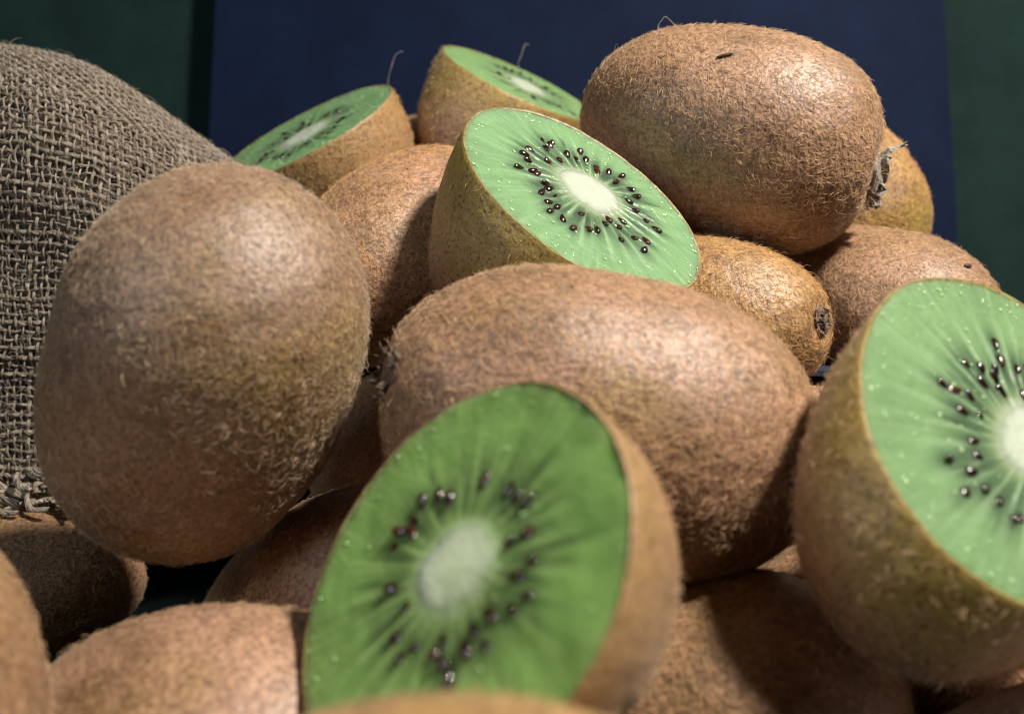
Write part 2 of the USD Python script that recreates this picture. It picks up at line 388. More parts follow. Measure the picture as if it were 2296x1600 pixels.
def whole(key, label, group=None, tint=BROWN, tint2=DARK, olive=0.15, density=1.0, fuzz=M_FUZZ, end=None, scar=False, calmat=M_CALYX, length=0.0011, width=0.000065,
          nu=84, nv=120, crease=None, lift=0.33, peak=None, calsize=0.0045, sepals=6, mess=1.1, end_tilt=0.0, end_dir=None, marks=()):
    c, ax, L, r, k, e = WHOLE[key]
    sd = sum(map(ord, key)) * 7
    c, L, r = np.array(c) * CM, L * CM, r * CM
    a, u, v = frame(ax)
    x = np.sin(np.linspace(-math.pi / 2, math.pi / 2, nu))
    th = np.linspace(0, 2 * math.pi, nv, endpoint=False)
    rad = r * np.clip(1 - np.abs(x) ** e, 0, 1) ** (1 / 2.05) * (1 + k * x)
    V = L * x[:, None, None] * a + rad[:, None, None] * (np.cos(th)[:, None] * u * 1.0 + np.sin(th)[:, None] * v)[None]
    V = V.reshape(-1, 3)
    F = grid_faces(nu, nv)
    F = F[:, ::-1]
    N = normals_of(V, F)
    if (N * V).sum() < 0:
        F = F[:, ::-1]
        N = -N
    xx = np.repeat(x, nv)
    disp = 0.0030 * (fbm(V * 34 + sd, 2, sd + 40) - .5) + 0.0010 * (fbm(V * 75 + sd, 3, sd) - .5) + 0.00035 * (fbm(V * 420 + sd, 3, sd + 5) - .5)
    disp -= 0.0016 * np.exp(-((xx - 1.0) / .03) ** 2) * (end is not None)          # sunken beak
    if crease is not None:
        d = V @ np.array(crease[0])
        d = d - (d.max() - crease[1])
        m = sstep(crease[3], crease[4], V @ np.array(crease[2]))
        disp += m * (0.0010 * np.exp(-((d - .0022) / .0016) ** 2) - 0.0014 * np.exp(-(d / .0010) ** 2))
    V = V + N * disp[:, None]
    N = normals_of(V, F)
    lo = (V @ np.array([0, 0, 1.0])).min()
    base = c + [0, 0, lo]
    t = thing('kiwi_fruit', label, 'kiwi', base, group)
    V = V - [0, 0, lo]
    n1, n2, n3 = fbm(V * 110 + sd, 4, sd), fbm(V * 330 + sd, 3, sd + 1), fbm(V * 55 + sd, 3, sd + 2)
    col = lerp(tint2, tint, sstep(.25, .6, .55 * n1 + .45 * n2))
    col = lerp(col, OLIVE, np.clip(olive * sstep(.45, .75, n3) * 1.6, 0, 1))
    col = lerp(col, DARK, .7 * sstep(.95, 1.0, xx) * (end is not None))
    part(t, 'skin', (V, F), M_SKIN, smooth=True, colors=col)
    fur(t, V, F, N, a, density, fuzz, length, width, lift, seed=sd, mess=mess)
    off = np.array([0, 0, -lo])
    if end is not None:
        tip, ea = a * (L - 0.0012), a
        if end_dir is not None:
            ed = np.array(end_dir)
            i_ = np.argmax((V - [0, 0, -lo]) @ ed)
            tip, ea = V[i_] - [0, 0, -lo] - N[i_] * .0006, N[i_]
        if end_tilt:                                    # the flower end sits a little off the tip, towards the front
            fv = CAMP - c
            fv = fv - (fv @ a) * a
            fv /= np.linalg.norm(fv)
            ea = a * math.cos(end_tilt) + fv * math.sin(end_tilt)
            i_ = np.argmax((V - [0, 0, -lo]) @ ea)
            tip, ea = V[i_] - [0, 0, -lo] - N[i_] * .0006, N[i_]
        calyx(t, off + tip, ea, sd, calmat, size=calsize, peak=peak, sepals=sepals, hairs=60 if end_tilt else 220)
    for px_, nx_, dx_, a_, b_ in marks:                # small dark dry marks on the skin
        bm = trimesh.creation.icosphere(2, 1.0)
        nn = np.array(nx_) / np.linalg.norm(nx_)
        i_ = np.argmin(np.linalg.norm(V + base - np.array(px_) * CM, axis=1))
        q_ = V[i_] + N[i_] * .0003
        dd = np.array(dx_) - (np.array(dx_) @ nn) * nn
        dd /= np.linalg.norm(dd)
        w = np.array(bm.vertices) * (0.8 + .5 * fbm(np.array(bm.vertices) * 2.5 + sd, 2))[:, None]
        part(t, 'dark_mark', (q_ + w[:, :1] * dd * a_ + w[:, 1:2] * np.cross(nn, dd) * b_ + w[:, 2:3] * nn * .0003, bm.faces), M_SCAR, smooth=True)
    if scar:
        b = trimesh.creation.icosphere(3, 1.0)
        w = np.array(b.vertices)
        w *= (0.8 + .4 * fbm(w * 3, 3))[:, None]
        w = off + (-a) * (L - .0004) + (w[:, :1] * u + w[:, 1:2] * v) * .0026 + w[:, 2:3] * a * .0011
        part(t, 'stem_scar', (w, b.faces), M_SCAR, smooth=True)
    return t


def half(key, label, tint=BROWN, density=0.8, fuzz=M_FUZZ, rim_olive=0.8, flesh=(0.155, 0.28, 0.13), inner=(0.045, 0.078, 0.045), corec=(0.39, 0.45, 0.35), nbeads=190, seedscale=1.0,
         length=0.0012, width=0.000065, core_r=(.25, .225), dull=1.0, fuzz_from=0.0, rim_hair=.16, relief=1.0, extra_seeds=0):
    h = HALF[key]
    sd = sum(map(ord, key)) * 13
    rng = np.random.default_rng(sd)
    c = np.array(h['c']) * CM
    n = np.array(h['n']); n /= np.linalg.norm(n)
    u = np.array(h['u']); u -= (u @ n) * n; u /= np.linalg.norm(u)
    v = np.cross(n, u)
    A, B, L = h['a'] * CM, h['b'] * CM, h['L'] * CM
    w = np.array(h['w']); w /= np.linalg.norm(w)
    nv, ns = 168, 64
    th = np.linspace(0, 2 * math.pi, nv, endpoint=False)
    cs, sn = np.cos(th), np.sin(th)
    wob = 1 + 0.014 * (fbm(np.stack([cs * 2.2, sn * 2.2, 0 * cs + sd], 1), 3, sd) - .5) * 2 + .006 * (noise(np.stack([cs * 9, sn * 9, 0 * cs + sd], 1), sd) - .5)

    wob = wob + .005 * (fbm(np.stack([cs * 22, sn * 22, 0 * cs + sd], 1), 2, sd + 6) - .5)

    def ring(rho, s=0.0):
        g = (1 + h['bul'] * s) * max(0.0, 1 - s ** 2.1) ** (1 / 2.05)
        return w * L * s + (rho * g) * (A * (cs * wob)[:, None] * u + B * (sn * wob)[:, None] * v)
    S = np.sin(np.linspace(0, math.pi / 2, ns))
    body = np.vstack([ring(1.0, s) for s in S])
    base = c.copy()
    lo = body[:, 2].min()
    base[2] += lo
    t = thing('kiwi_half', label, 'kiwi half', base, 'kiwis cut in half')
    off = np.array([0, 0, -lo])
    # skin: a narrow cut edge, then the outside
    rg = (.00035 * (fbm(np.stack([cs * 14, sn * 14, 0 * cs + sd], 1), 3, sd + 2) - .35))[:, None] * n
    V = np.vstack([ring(.976) - n * .00012, ring(.991) + rg, body]) + off
    F = grid_faces(ns + 2, nv)
    N = normals_of(V, F)
    cen = off + w * L * .4
    if (N * (V - cen)).sum() < 0:
        F = F[:, ::-1]
        N = -N
    sk = np.concatenate([np.zeros(2 * nv), np.repeat(S, nv)])
    disp = (0.0009 * (fbm(V * 70 + sd, 3, sd) - .5) + 0.0003 * (fbm(V * 420, 3, sd + 5) - .5)) * sstep(.02, .15, sk)
    V = V + N * disp[:, None]
    N = normals_of(V, F)
    n1, n2, n3 = fbm(V * 120 + sd, 4, sd), fbm(V * 700 + sd, 3, sd + 1), fbm(V * 60 + sd, 3, sd + 2)
    col = lerp(DARK, tint, sstep(.25, .6, .5 * n1 + .5 * n2))
    ol = rim_olive * np.clip(1.15 - sk / .55 + .9 * (n3 - .5), 0, 1)
    spots = sstep(.58, .66, fbm(V * 900 + sd, 2, sd + 9))
    col = lerp(col, lerp(OLIVE, (0.16, 0.085, 0.02), .45 * spots), ol)
    col[:nv] = (0.20, 0.24, 0.05)
    col[nv:2 * nv] = lerp((0.22, 0.17, 0.05), (0.14, 0.07, .02), sstep(.45, .6, n2[nv:2 * nv]))
    part(t, 'skin', (V, F), M_SKIN_CUT, smooth=True, colors=col)
    fur(t, V, F, N, w, density, fuzz, length, width, .5, seed=sd,
        keep=lambda p: (rim_hair + (1 - rim_hair) * sstep(0.15, .75, ((p - off) @ (-n)) / (-(w @ n)) / L + .5 * fuzz_from)) * (((p - off) @ n) < -.0003))
    # tufts sticking out along the cut edge
    # flesh: face from the core's edge to the skin, and the hidden inside
    nt = 420
    th2 = np.linspace(0, 2 * math.pi, nt, endpoint=False)
    c2, s2 = np.cos(th2), np.sin(th2)
    wob2 = np.interp(th2, np.r_[th, 2 * math.pi], np.r_[wob, wob[0]])
    o = np.array(h['core'])
    cw = 1 + .16 * (fbm(np.stack([c2 * 1.7, s2 * 1.7, 0 * c2 + sd + 5], 1), 3, sd + 4) - .5) * 2 + .05 * np.cos(2 * th2 + sd)
    ce = np.hypot(core_r[0] * c2, core_r[1] * s2) * cw

    # irregular rays: one pale septum between two locules
    nr = 30
    edges = np.sort((np.arange(nr) + rng.uniform(-.28, .28, nr)) / nr * 2 * math.pi)
    ph = np.zeros(nt); who = np.zeros(nt, int)
    for i in range(nr):
        e0, e1 = edges[i], edges[(i + 1) % nr] + (2 * math.pi if i == nr - 1 else 0)
        m = ((th2 - e0) % (2 * math.pi)) < (e1 - e0)
        ph[m] = ((th2[m] - e0) % (2 * math.pi)) / (e1 - e0)
        who[m] = i
    septum = np.exp(-(np.minimum(ph, 1 - ph) / .17) ** 2)
    depth = rng.uniform(.35, 1.0, nr)[who]
    reach = rng.uniform(.50, .72, nr)[who]
    strength = rng.uniform(.45, 1.0, nr)[who]

    halo_at = [(x, y, .12, .055, .8) for x, y in h['seeds']]
    for k in range(46):                                # unseen seeds a little below the cut
        an = rng.uniform(0, 2 * math.pi)
        rr = rng.uniform(.34, .60)
        halo_at.append((o[0] + rr * math.cos(an), o[1] + rr * math.sin(an), rng.uniform(.07, .16), rng.uniform(.014, .03), rng.uniform(.4, .95)))

    def colour(rho, tj):
        """albedo of the cut face at radius rho (0 core centre .. 1 skin) for each angle."""
        q = np.stack([rho * c2 * 3, rho * s2 * 3, 0 * c2 + sd], 1)
        big = fbm(q * 1.5, 3, sd)
        fine = fbm(np.stack([c2 * 26, s2 * 26, 0 * c2 + rho * 3.0], 1), 3, sd + 2)
        vein = fbm(np.stack([c2 * 60, s2 * 60, 0 * c2 + rho * 2.0], 1), 2, sd + 7)
        base_ = np.array(flesh) * (0.86 + .28 * big)[:, None] * (0.82 + .36 * fine)[:, None]
        pale = np.array(flesh) * [1.75, 1.5, 1.8]
        col = lerp(base_, pale, .30 * sstep(.55, .75, vein))
        f = (rho - ce) / (1 - ce)                      # 0 at the core's edge
        loc = np.exp(-((f - .24) / .20) ** 2) * (1 - septum) * depth
        loc = np.maximum(loc, .75 * strength * (1 - septum) * sstep(reach, reach - .34, rho) * sstep(-.02, .1, f))
        col = lerp(col, np.array(inner) * (.8 + .4 * fine)[:, None], np.clip(loc, 0, .92))
        ray = septum * strength * sstep(.92, .42, rho) * sstep(-.05, .12, f)
        col = lerp(col, np.array(flesh) * [1.95, 1.6, 2.1], .55 * ray)
        if halo_at is not None:                        # dark translucent pockets round the seeds and unseen seeds below
            x, y = o[0] * (1 - rho) + rho * c2, o[1] * (1 - rho) + rho * s2
            sm = np.zeros(nt)
            for hx, hy, hl, hw, ha in halo_at:
                d = np.hypot(hx - o[0], hy - o[1]) + 1e-6
                ex, ey = (hx - o[0]) / d, (hy - o[1]) / d
                p_, q_ = (x - hx) * ex + (y - hy) * ey, -(x - hx) * ey + (y - hy) * ex
                sm = np.maximum(sm, ha * np.exp(-(p_ / hl) ** 2 - (q_ / hw) ** 2))
            col = lerp(col, np.array(inner) * .75, sm)
        halo = np.exp(-(np.maximum(f, 0) / .09) ** 2)
        col = lerp(col, np.array(corec) * [.62, .68, .42], .6 * halo)
        cr = sstep(.075, -.075, (rho - ce) + .05 * (fine - .5))
        col = lerp(col, np.array(corec) * (.97 + .06 * fbm(q * 9, 2, sd + 3))[:, None], cr)
        col = lerp(col, np.array(flesh) * [1.05, .95, .6], sstep(.955, 1.0, rho) * .7 * np.ones(nt))
        return col * dull

    # core: from its centre to its edge
    R = np.linspace(0.0, 1.0, 16)
    CV, CC = [], []
    for q in R:
        rho = q * (ce - .0)                            # per angle
        # evaluate per angle with varying rho
        x = o[0] * (1 - rho) + rho * c2
        y = o[1] * (1 - rho) + rho * s2
        CV.append((x, y, rho)); 
    def eval_face(x, y, rho):
        q = np.stack([x * 3, y * 3, 0 * x + sd], 1)
        f = (rho - ce) / (1 - ce)
        z = 0.0007 * (fbm(q, 3, sd + 1) - .5) + relief * .00022 * (fbm(q * 6, 2, sd + 8) - .5)
        z = z + relief * .00025 * np.exp(-((f - .25) / .2) ** 2) * (septum - .55) * strength
        z = z + .0003 * sstep(.06, -.06, rho - ce)
        z = z - .00012 * sstep(.93, 1.0, rho) ** 2
        return off + (A * x)[:, None] * u + (B * y)[:, None] * v + z[:, None] * n
    cv = np.vstack([eval_face(*q) for q in CV])
    cc = np.vstack([colour(q[2], None) for q in CV])
    edge = eval_face(*CV[-1])
    cf = grid_faces(len(R), nt)
    if (normals_of(cv, cf)[nt * 8:nt * 9] @ n).mean() < 0:
        cf = cf[:, ::-1]
    wall = np.vstack([edge - n * .00002, edge - n * .004, off + (A * o[0] * u + B * o[1] * v) - n * .004 + np.zeros((nt, 3))])
    wf = grid_faces(3, nt) + len(cv)
    part(t, 'core', (np.vstack([cv, wall]), np.vstack([cf, wf])), M_FLESH, smooth=True, colors=np.vstack([cc, np.tile(cc[-nt:], (3, 1))]))
    FV, FC = [], []
    for q in np.linspace(0, 1, 74) ** .9:
        rho = ce + (.984 - ce) * q
        ww = 1 + (wob2 - 1) * rho
        x = o[0] * (1 - rho) + rho * c2 * ww
        y = o[1] * (1 - rho) + rho * s2 * ww
        FV.append(eval_face(x, y, rho)); FC.append(colour(rho, None))
    nface = len(FV) * nt
    FV.append(FV[-1] - n * .00002); FC.append(FC[-1])
    for s in np.sin(np.linspace(.02, math.pi / 2, 24)):
        g = (1 + h['bul'] * s) * max(0.0, 1 - s ** 2.1) ** (1 / 2.05)
        FV.append(off + w * (L * .97 * s) - n * .0006 + .962 * g * (A * (c2 * wob2)[:, None] * u + B * (s2 * wob2)[:, None] * v))
        FC.append(np.tile(np.array(flesh) * .8, (nt, 1)))
    fv, fcx = np.vstack(FV), np.vstack(FC)
    ff = np.vstack([grid_faces(nface // nt, nt), grid_faces(len(FV) - nface // nt, nt) + nface])
    if (normals_of(fv, ff)[nt * 30:nt * 31] @ n).mean() < 0:
        ff = ff[:, ::-1]
    part(t, 'flesh', (fv, ff), M_FLESH, smooth=True, colors=fcx)
    # seeds: teardrops pointing at the core, half sunk in the face
    ico = trimesh.creation.icosphere(2, 1.0)
    extra = []
    for k in range(extra_seeds):
        an, rr = rng.uniform(0, 2 * math.pi), rng.uniform(.33, .58)
        x, y = o[0] + rr * math.cos(an), o[1] + rr * math.sin(an)
        if min(np.hypot(x - p, y - q) for p, q in h['seeds'] + extra) > .055:
            extra.append((x, y))
    iv = np.array(ico.vertices)
    for i, (x, y) in enumerate(h['seeds'] + extra):
        d = np.array([(x - o[0]) * A, (y - o[1]) * B])
        d /= np.linalg.norm(d) + 1e-9
        an = rng.normal(0, .3)
        d = np.array([d[0] * math.cos(an) - d[1] * math.sin(an), d[0] * math.sin(an) + d[1] * math.cos(an)])
        du, dv = d[0] * u + d[1] * v, -d[1] * u + d[0] * v
        ln, wd, tk = .00108 * rng.uniform(.85, 1.2) * seedscale, .00064 * rng.uniform(.85, 1.15) * seedscale, .00042 * seedscale
        q = iv.copy()
        q[:, 1] *= (1 + .38 * q[:, 0]) * .95
        q[:, 2] *= (1 + .25 * q[:, 0])
        tilt = rng.uniform(-.25, .35)
        p = (q[:, :1] * ln) * (du * math.cos(tilt) + n * math.sin(tilt)) + q[:, 1:2] * wd * dv + q[:, 2:3] * tk * n
        z0 = .0007 * (fbm(np.array([[x * 3, y * 3, sd]]), 3, sd + 1)[0] - .5)
        p += off + x * A * u + y * B * v + n * (z0 + rng.uniform(-.00028, .00020))
        part(t, 'seed', (p, ico.faces), M_SEED_RED if rng.random() < .2 else M_SEED, smooth=True)
    # juice beads on the wet cut
    bv, bf = [], []
    ib = trimesh.creation.icosphere(1, 1.0)
    for i in range(nbeads):
        an = rng.uniform(0, 2 * math.pi)
        rho = rng.uniform(.84, .97) if rng.random() < .6 else rng.uniform(.3, .8)
        x, y = o[0] * (1 - rho) + rho * math.cos(an), o[1] * (1 - rho) + rho * math.sin(an)
        z0 = .0007 * (fbm(np.array([[x * 3, y * 3, sd]]), 3, sd + 1)[0] - .5)
        q = np.array(ib.vertices) * rng.uniform(.00010, .00030) * [rng.uniform(.8, 1.6), 1, .55]
        bv.append(q[:, :1] * u + q[:, 1:2] * v + q[:, 2:3] * n + off + x * A * u + y * B * v + n * (z0 + .00003))
        bf.append(ib.faces + 42 * i)
    stuff(part(t, 'juice_beads', (np.vstack(bv), np.vstack(bf)), M_JUICE, smooth=True))
    return t


# ------------------------------------------------------------------ the fruit
half('C', 'brightly lit kiwi half at centre, pale cut face tilted up right, olive skin', tint=BROWN, density=.75, rim_olive=1.0, extra_seeds=16)
half('D', 'kiwi half at back left beside the burlap, narrow dim cut face slanting up left', density=2.0, rim_olive=.35, rim_hair=.75, flesh=(.14, .26, .11), fuzz=M_FUZZ_GOLD, extra_seeds=14)
half('E', 'kiwi half highest at the back against the blue card, shaded olive brown skin', density=1.5, rim_hair=.55, rim_olive=.75, flesh=(.16, .285, .11))
half('G', 'large blurred kiwi half at front centre, dull cut face turned left', density=.8, core_r=(.225, .205), rim_olive=.3, relief=.25, extra_seeds=8, flesh=(.21, .375, .10), inner=(.10, .17, .06), corec=(.62, .80, .48), nbeads=40, width=.00006, length=.0012)
half('H', 'blurred kiwi half cut off by the right edge, wet pale cut face, yellow olive skin', density=1.6, flesh=(.145, .25, .112), core_r=(.215, .2), rim_olive=.85, nbeads=230, extra_seeds=26, width=.00007, length=.0013, rim_hair=.3)
whole('A', 'big plump whole kiwi at left in front of the burlap sack', tint=(.27, .172, .105), olive=.3, density=2.3, fuzz=M_FUZZ_GREY, end=1, length=.0012, width=.00007)
whole('B', 'biggest whole kiwi on top at right with a grey dried flower end', tint=BROWN, olive=0.0, density=2.9, fuzz=M_FUZZ, end=1, calmat=M_CALYX_GREY, length=.0012, peak=2, calsize=.009, sepals=8, end_dir=(.97, -.05, -.16), width=.000075, marks=[((4.18, 18.61, 12.62), (-.22, -.59, .78), (1, 0, .12), .0016, .0003)])
whole('F', 'long whole kiwi in the middle behind the dull cut half, flower end at left', tint=BROWN, olive=.2, density=2.5, end=1, calsize=.005, length=.0012, width=.00007, end_tilt=.5)
whole('I', 'small golden furry kiwi wedged under the top right kiwi, dark flower end right', tint=GOLD, density=3.2, fuzz=M_FUZZ_GOLD, end=1, length=.0014, sepals=12, calsize=.003)
whole('J', 'sandy whole kiwi at right between the golden furry kiwi and the cut half', tint=BROWN, density=3.0, fuzz=M_FUZZ, length=.0012, marks=[((9.6, 18.15, 8.42), (.22, -.41, .88), (.3, .5, -.7), .0010, .0005)])
whole('K', 'creased yellowish kiwi peeping out behind the top right kiwi', tint=GOLD, crease=((.77, .22, .60), .0030, (-.64, .26, .72), -.012, -.006), olive=.55, density=2.8, fuzz=M_FUZZ_GOLD)
whole('L', 'rosy brown kiwi behind the lit cut half, crossed by its shadow', tint=ROSY, olive=.1, density=3.0, fuzz=M_FUZZ_GOLD, length=.0014)
whole('M', 'dark shaded kiwi at lower left under the burlap hem', tint=BROWN, density=1.0)
whole('N', 'brown kiwi low down between the big left kiwi and the front cut half', tint=BROWN, density=1.1)
whole('O', 'blurred kiwi at the bottom left, its right side shaded by the front cut half', tint=ROSY, density=1.0, length=.0014, width=.00006)
whole('P', 'blurred kiwi edge cut off by the left border at the bottom', tint=BROWN, density=.8, length=.0014, width=.00006)
whole('Q', 'blurred tan kiwi top at the bottom edge below the front cut half', tint=GOLD, density=.8, length=.0012, width=.00006)
whole('R', 'large kiwi at lower right, mostly in the shadow of the right cut half', tint=BROWN, density=.9, length=.0014)
whole('S', 'blurred kiwi just showing in the bottom right corner', tint=ROSY, density=.8, length=.0013, width=.00006)
whole('T', 'pale scrap of kiwi in the gap between the long middle kiwi and right half', tint=BROWN, density=1.0)
whole('U', 'sliver of kiwi in the gap between the two back halves', tint=BROWN, density=1.0)
whole('V', 'kiwi under the slate blue strip, seen in the gap at right', tint=BROWN, density=1.0)
whole('W', 'dark kiwi deep in the gap between the big left kiwi and the long middle one', tint=BROWN, density=1.2)
for z in [q for q in WHOLE if q[0] == 'Z']:
    whole(z, 'whole brown kiwi buried inside the heap beneath the back row', 'kiwis buried in the heap', density=.12, nu=48, nv=72)

# ------------------------------------------------------------------ the slate strip between two kiwis
sl = thing('card_strip', 'thin slate blue strip of card pinched between two kiwis at right', 'strip', (0.062, 0.180, 0.0618))
b = trimesh.creation.box([0.030, 0.017, 0.0011])
b.apply_transform(trimesh.transformations.rotation_matrix(math.radians(-14), [1, 0, 0]))
part(sl, 'sheet', b, M_SLATE)

# ------------------------------------------------------------------ burlap sack
BURLAP = [
    [(-18.06,26.6,11.53),(-16.2,26.28,11.53),(-14.44,26.05,11.48),(-13.03,25.93,11.28),(-11.67,25.81,10.83),(-10.37,25.81,10.24),(-9.06,25.73,9.29),(-7.65,25.75,8.17)],
    [(-16.5,24.61,12.49),(-14.79,24.28,12.47),(-13.17,24.05,12.42),(-11.88,23.93,12.24),(-10.64,23.84,11.83),(-9.46,23.8,11.13),(-8.28,23.75,10.27),(-7,23.8,9.25)],
    [(-15.51,23.22,12.78),(-13.73,22.64,12.76),(-12.13,22.24,12.72),(-10.92,22.09,12.55),(-9.8,22.05,12.17),(-8.79,22.17,11.47),(-7.77,22.35,10.64),(-6.66,22.75,9.64)],
    [(-14.73,21.93,12.44),(-13.02,21.36,12.44),(-11.49,20.96,12.4),(-10.34,20.81,12.25),(-9.29,20.77,11.88),(-8.34,20.93,11.28),(-7.38,21.12,10.49),(-6.34,21.54,9.52)],
    [(-14.02,20.61,11.72),(-12.38,20.04,11.74),(-10.91,19.65,11.72),(-9.82,19.5,11.57),(-8.82,19.47,11.23),(-7.92,19.69,10.78),(-7.02,19.89,10.01),(-6.04,20.31,9.06)],
    [(-13.6,19.65,10.85),(-12,19.09,10.9),(-10.57,18.71,10.89),(-9.51,18.56,10.76),(-8.54,18.53,10.42),(-7.68,18.82,10.15),(-6.81,19.02,9.38),(-5.87,19.44,8.43)],
    [(-13.53,19.24,10.01),(-11.93,18.69,10.07),(-10.51,18.31,10.09),(-9.46,18.16,9.96),(-8.5,18.14,9.61),(-7.64,18.48,9.49),(-6.77,18.67,8.72),(-5.84,19.08,7.74)],
    [(-14.38,19.91,8.36),(-12.66,19.33,8.5),(-11.15,18.93,8.59),(-9.66,18.15,8.77),(-8.54,17.89,8.64),(-7.69,18.28,8.55),(-6.84,18.77,8.43),(-5.92,19.55,8.24)],
    [(-13.56,18.44,7.67),(-11.92,17.86,7.84),(-10.48,17.48,7.95),(-9.69,17.86,7.84),(-8.64,17.75,7.68),(-7.78,18.13,7.56),(-6.91,18.61,7.42),(-5.97,19.38,7.19)],
    [(-13.63,18.19,6.69),(-11.99,17.62,6.89),(-10.54,17.24,7.02),(-9.66,17.48,6.93),(-8.68,17.51,6.73),(-7.82,17.89,6.59),(-6.94,18.36,6.42),(-6,19.11,6.15)],
    [(-13.95,18.26,5.56),(-12.28,17.7,5.79),(-10.8,17.33,5.94),(-9.97,17.7,5.79),(-8.96,17.73,5.57),(-8.06,18.1,5.42),(-7.16,18.56,5.22),(-6.18,19.3,4.91)],
    [(-13.95,17.92,4.63),(-12.28,17.37,4.89),(-10.8,17.01,5.06),(-9.97,17.37,4.89),(-8.96,17.4,4.66),(-8.06,17.76,4.49),(-7.16,18.21,4.27),(-6.18,18.94,3.93)],
    [(-14.02,17.7,3.75),(-12.34,17.17,4.03),(-10.86,16.81,4.22),(-10.02,17.17,4.03),(-9.01,17.19,3.8),(-8.11,17.55,3.61),(-7.19,17.99,3.37),(-6.21,18.7,2.99)],
    [(-14.24,17.63,2.66),(-12.54,17.1,2.97),(-11.03,16.75,3.17),(-10.18,17.1,2.97),(-9.15,17.12,2.73),(-8.23,17.47,2.52),(-7.3,17.91,2.26),(-6.3,18.6,1.84)],
]

G = np.array(BURLAP) * CM
_q = np.stack([*np.meshgrid(np.arange(G.shape[0]), np.arange(G.shape[1]), indexing='ij'), np.zeros(G.shape[:2])], -1).astype(float)
_d = G - np.array([0, 0, .13])
G = G + _d / np.linalg.norm(_d, axis=-1, keepdims=True) * (np.where(_q[..., :1] >= 4, .012, 0.0) * (noise(_q * [.9, .55, 1] + 3.3, 5)[..., None] - .45))
for _ in range(2):
    G[5:-1] = G[5:-1] * .6 + (G[4:-2] + G[6:]) * .2
    G[5:, 1:-1] = G[5:, 1:-1] * .6 + (G[5:, :-2] + G[5:, 2:]) * .2
nr_, nc_ = G.shape[:2]
dv_ = np.r_[0, np.cumsum(np.linalg.norm(np.diff(G, axis=0), axis=2)[:, 1:6].mean(1))]
du_ = np.r_[0, np.cumsum(np.linalg.norm(np.diff(G, axis=1), axis=2).mean(0))]
spl = [RectBivariateSpline(dv_, du_, G[..., k], kx=3, ky=3, s=0) for k in range(3)]


def surf(vv, uu):
    return np.stack([s.ev(vv, uu) for s in spl], -1)


def surf_n(vv, uu):
    a = np.stack([s.ev(vv, uu, dx=1) for s in spl], -1)
    b = np.stack([s.ev(vv, uu, dy=1) for s in spl], -1)
    m = np.cross(a, b)
    m /= np.linalg.norm(m, axis=-1, keepdims=True)
    return m * np.sign((m * (CAMP - surf(vv, uu))).sum(-1).mean() or 1)


rng = np.random.default_rng(11)
sack = thing('burlap_sack', 'rumpled brown burlap sack with loose weave at the left edge', 'burlap sack', (-0.10, 0.19, 0.035))
ORG = np.array([-0.10, 0.19, 0.035])
sgn = 1.0
_m = np.cross(np.array([s.ev(dv_[5], du_[3], dx=1) for s in spl]), np.array([s.ev(dv_[5], du_[3], dy=1) for s in spl]))
if _m @ (CAMP - surf(np.array(dv_[5]), np.array(du_[3]))) < 0:
    sgn = -1.0


def nrm(vv, uu):
    a = np.stack([s.ev(vv, uu, dx=1) for s in spl], -1)
    b = np.stack([s.ev(vv, uu, dy=1) for s in spl], -1)
    m = np.cross(a, b)
    return sgn * m / np.linalg.norm(m, axis=-1, keepdims=True)


PU, PV = 0.0016, 0.0019
NU, NV = int(du_[-1] / PU), int(dv_[-1] / PV)


def jitter(t, i, k):
    return (noise(np.stack([t * 90, 0 * t + i * 3.7, 0 * t + k], -1), 40 + k) - .5)


def yarn(parent, name, centre, nor, side, rad, i, n_ply=6):
    """one jute yarn: loosely twisted plies round a centre line."""
    m = len(centre)
    s = np.linspace(0, 1, m) * m
    pts, ws = [], []
    for p in range(n_ply):
        an = 2 * math.pi * p / n_ply + s * .55 + i
        rr = rad * (.55 + .55 * noise(np.stack([s * .23, 0 * s + p * 5.1, 0 * s + i], -1), 9)) * (1.0 if p < n_ply - 1 else 1.5)
        pts.append(centre + (np.cos(an) * rr)[:, None] * nor + (np.sin(an) * rr * 1.15)[:, None] * side)
        ws.append(np.full(m, rad * (.95 if p < n_ply - 1 else .45)))
    return curves(parent, name, np.array(pts) - ORG, np.array(ws), M_JUTE, is_stuff=False)


def wobble2(vv, uu):
    """slow drift of the weave, so that holes open and close."""
    q = np.stack([vv * 130, uu * 130, 0 * uu], -1)
    return .0026 * (fbm(q, 3, 71) - .5), .0022 * (fbm(q + 31, 3, 72) - .5)


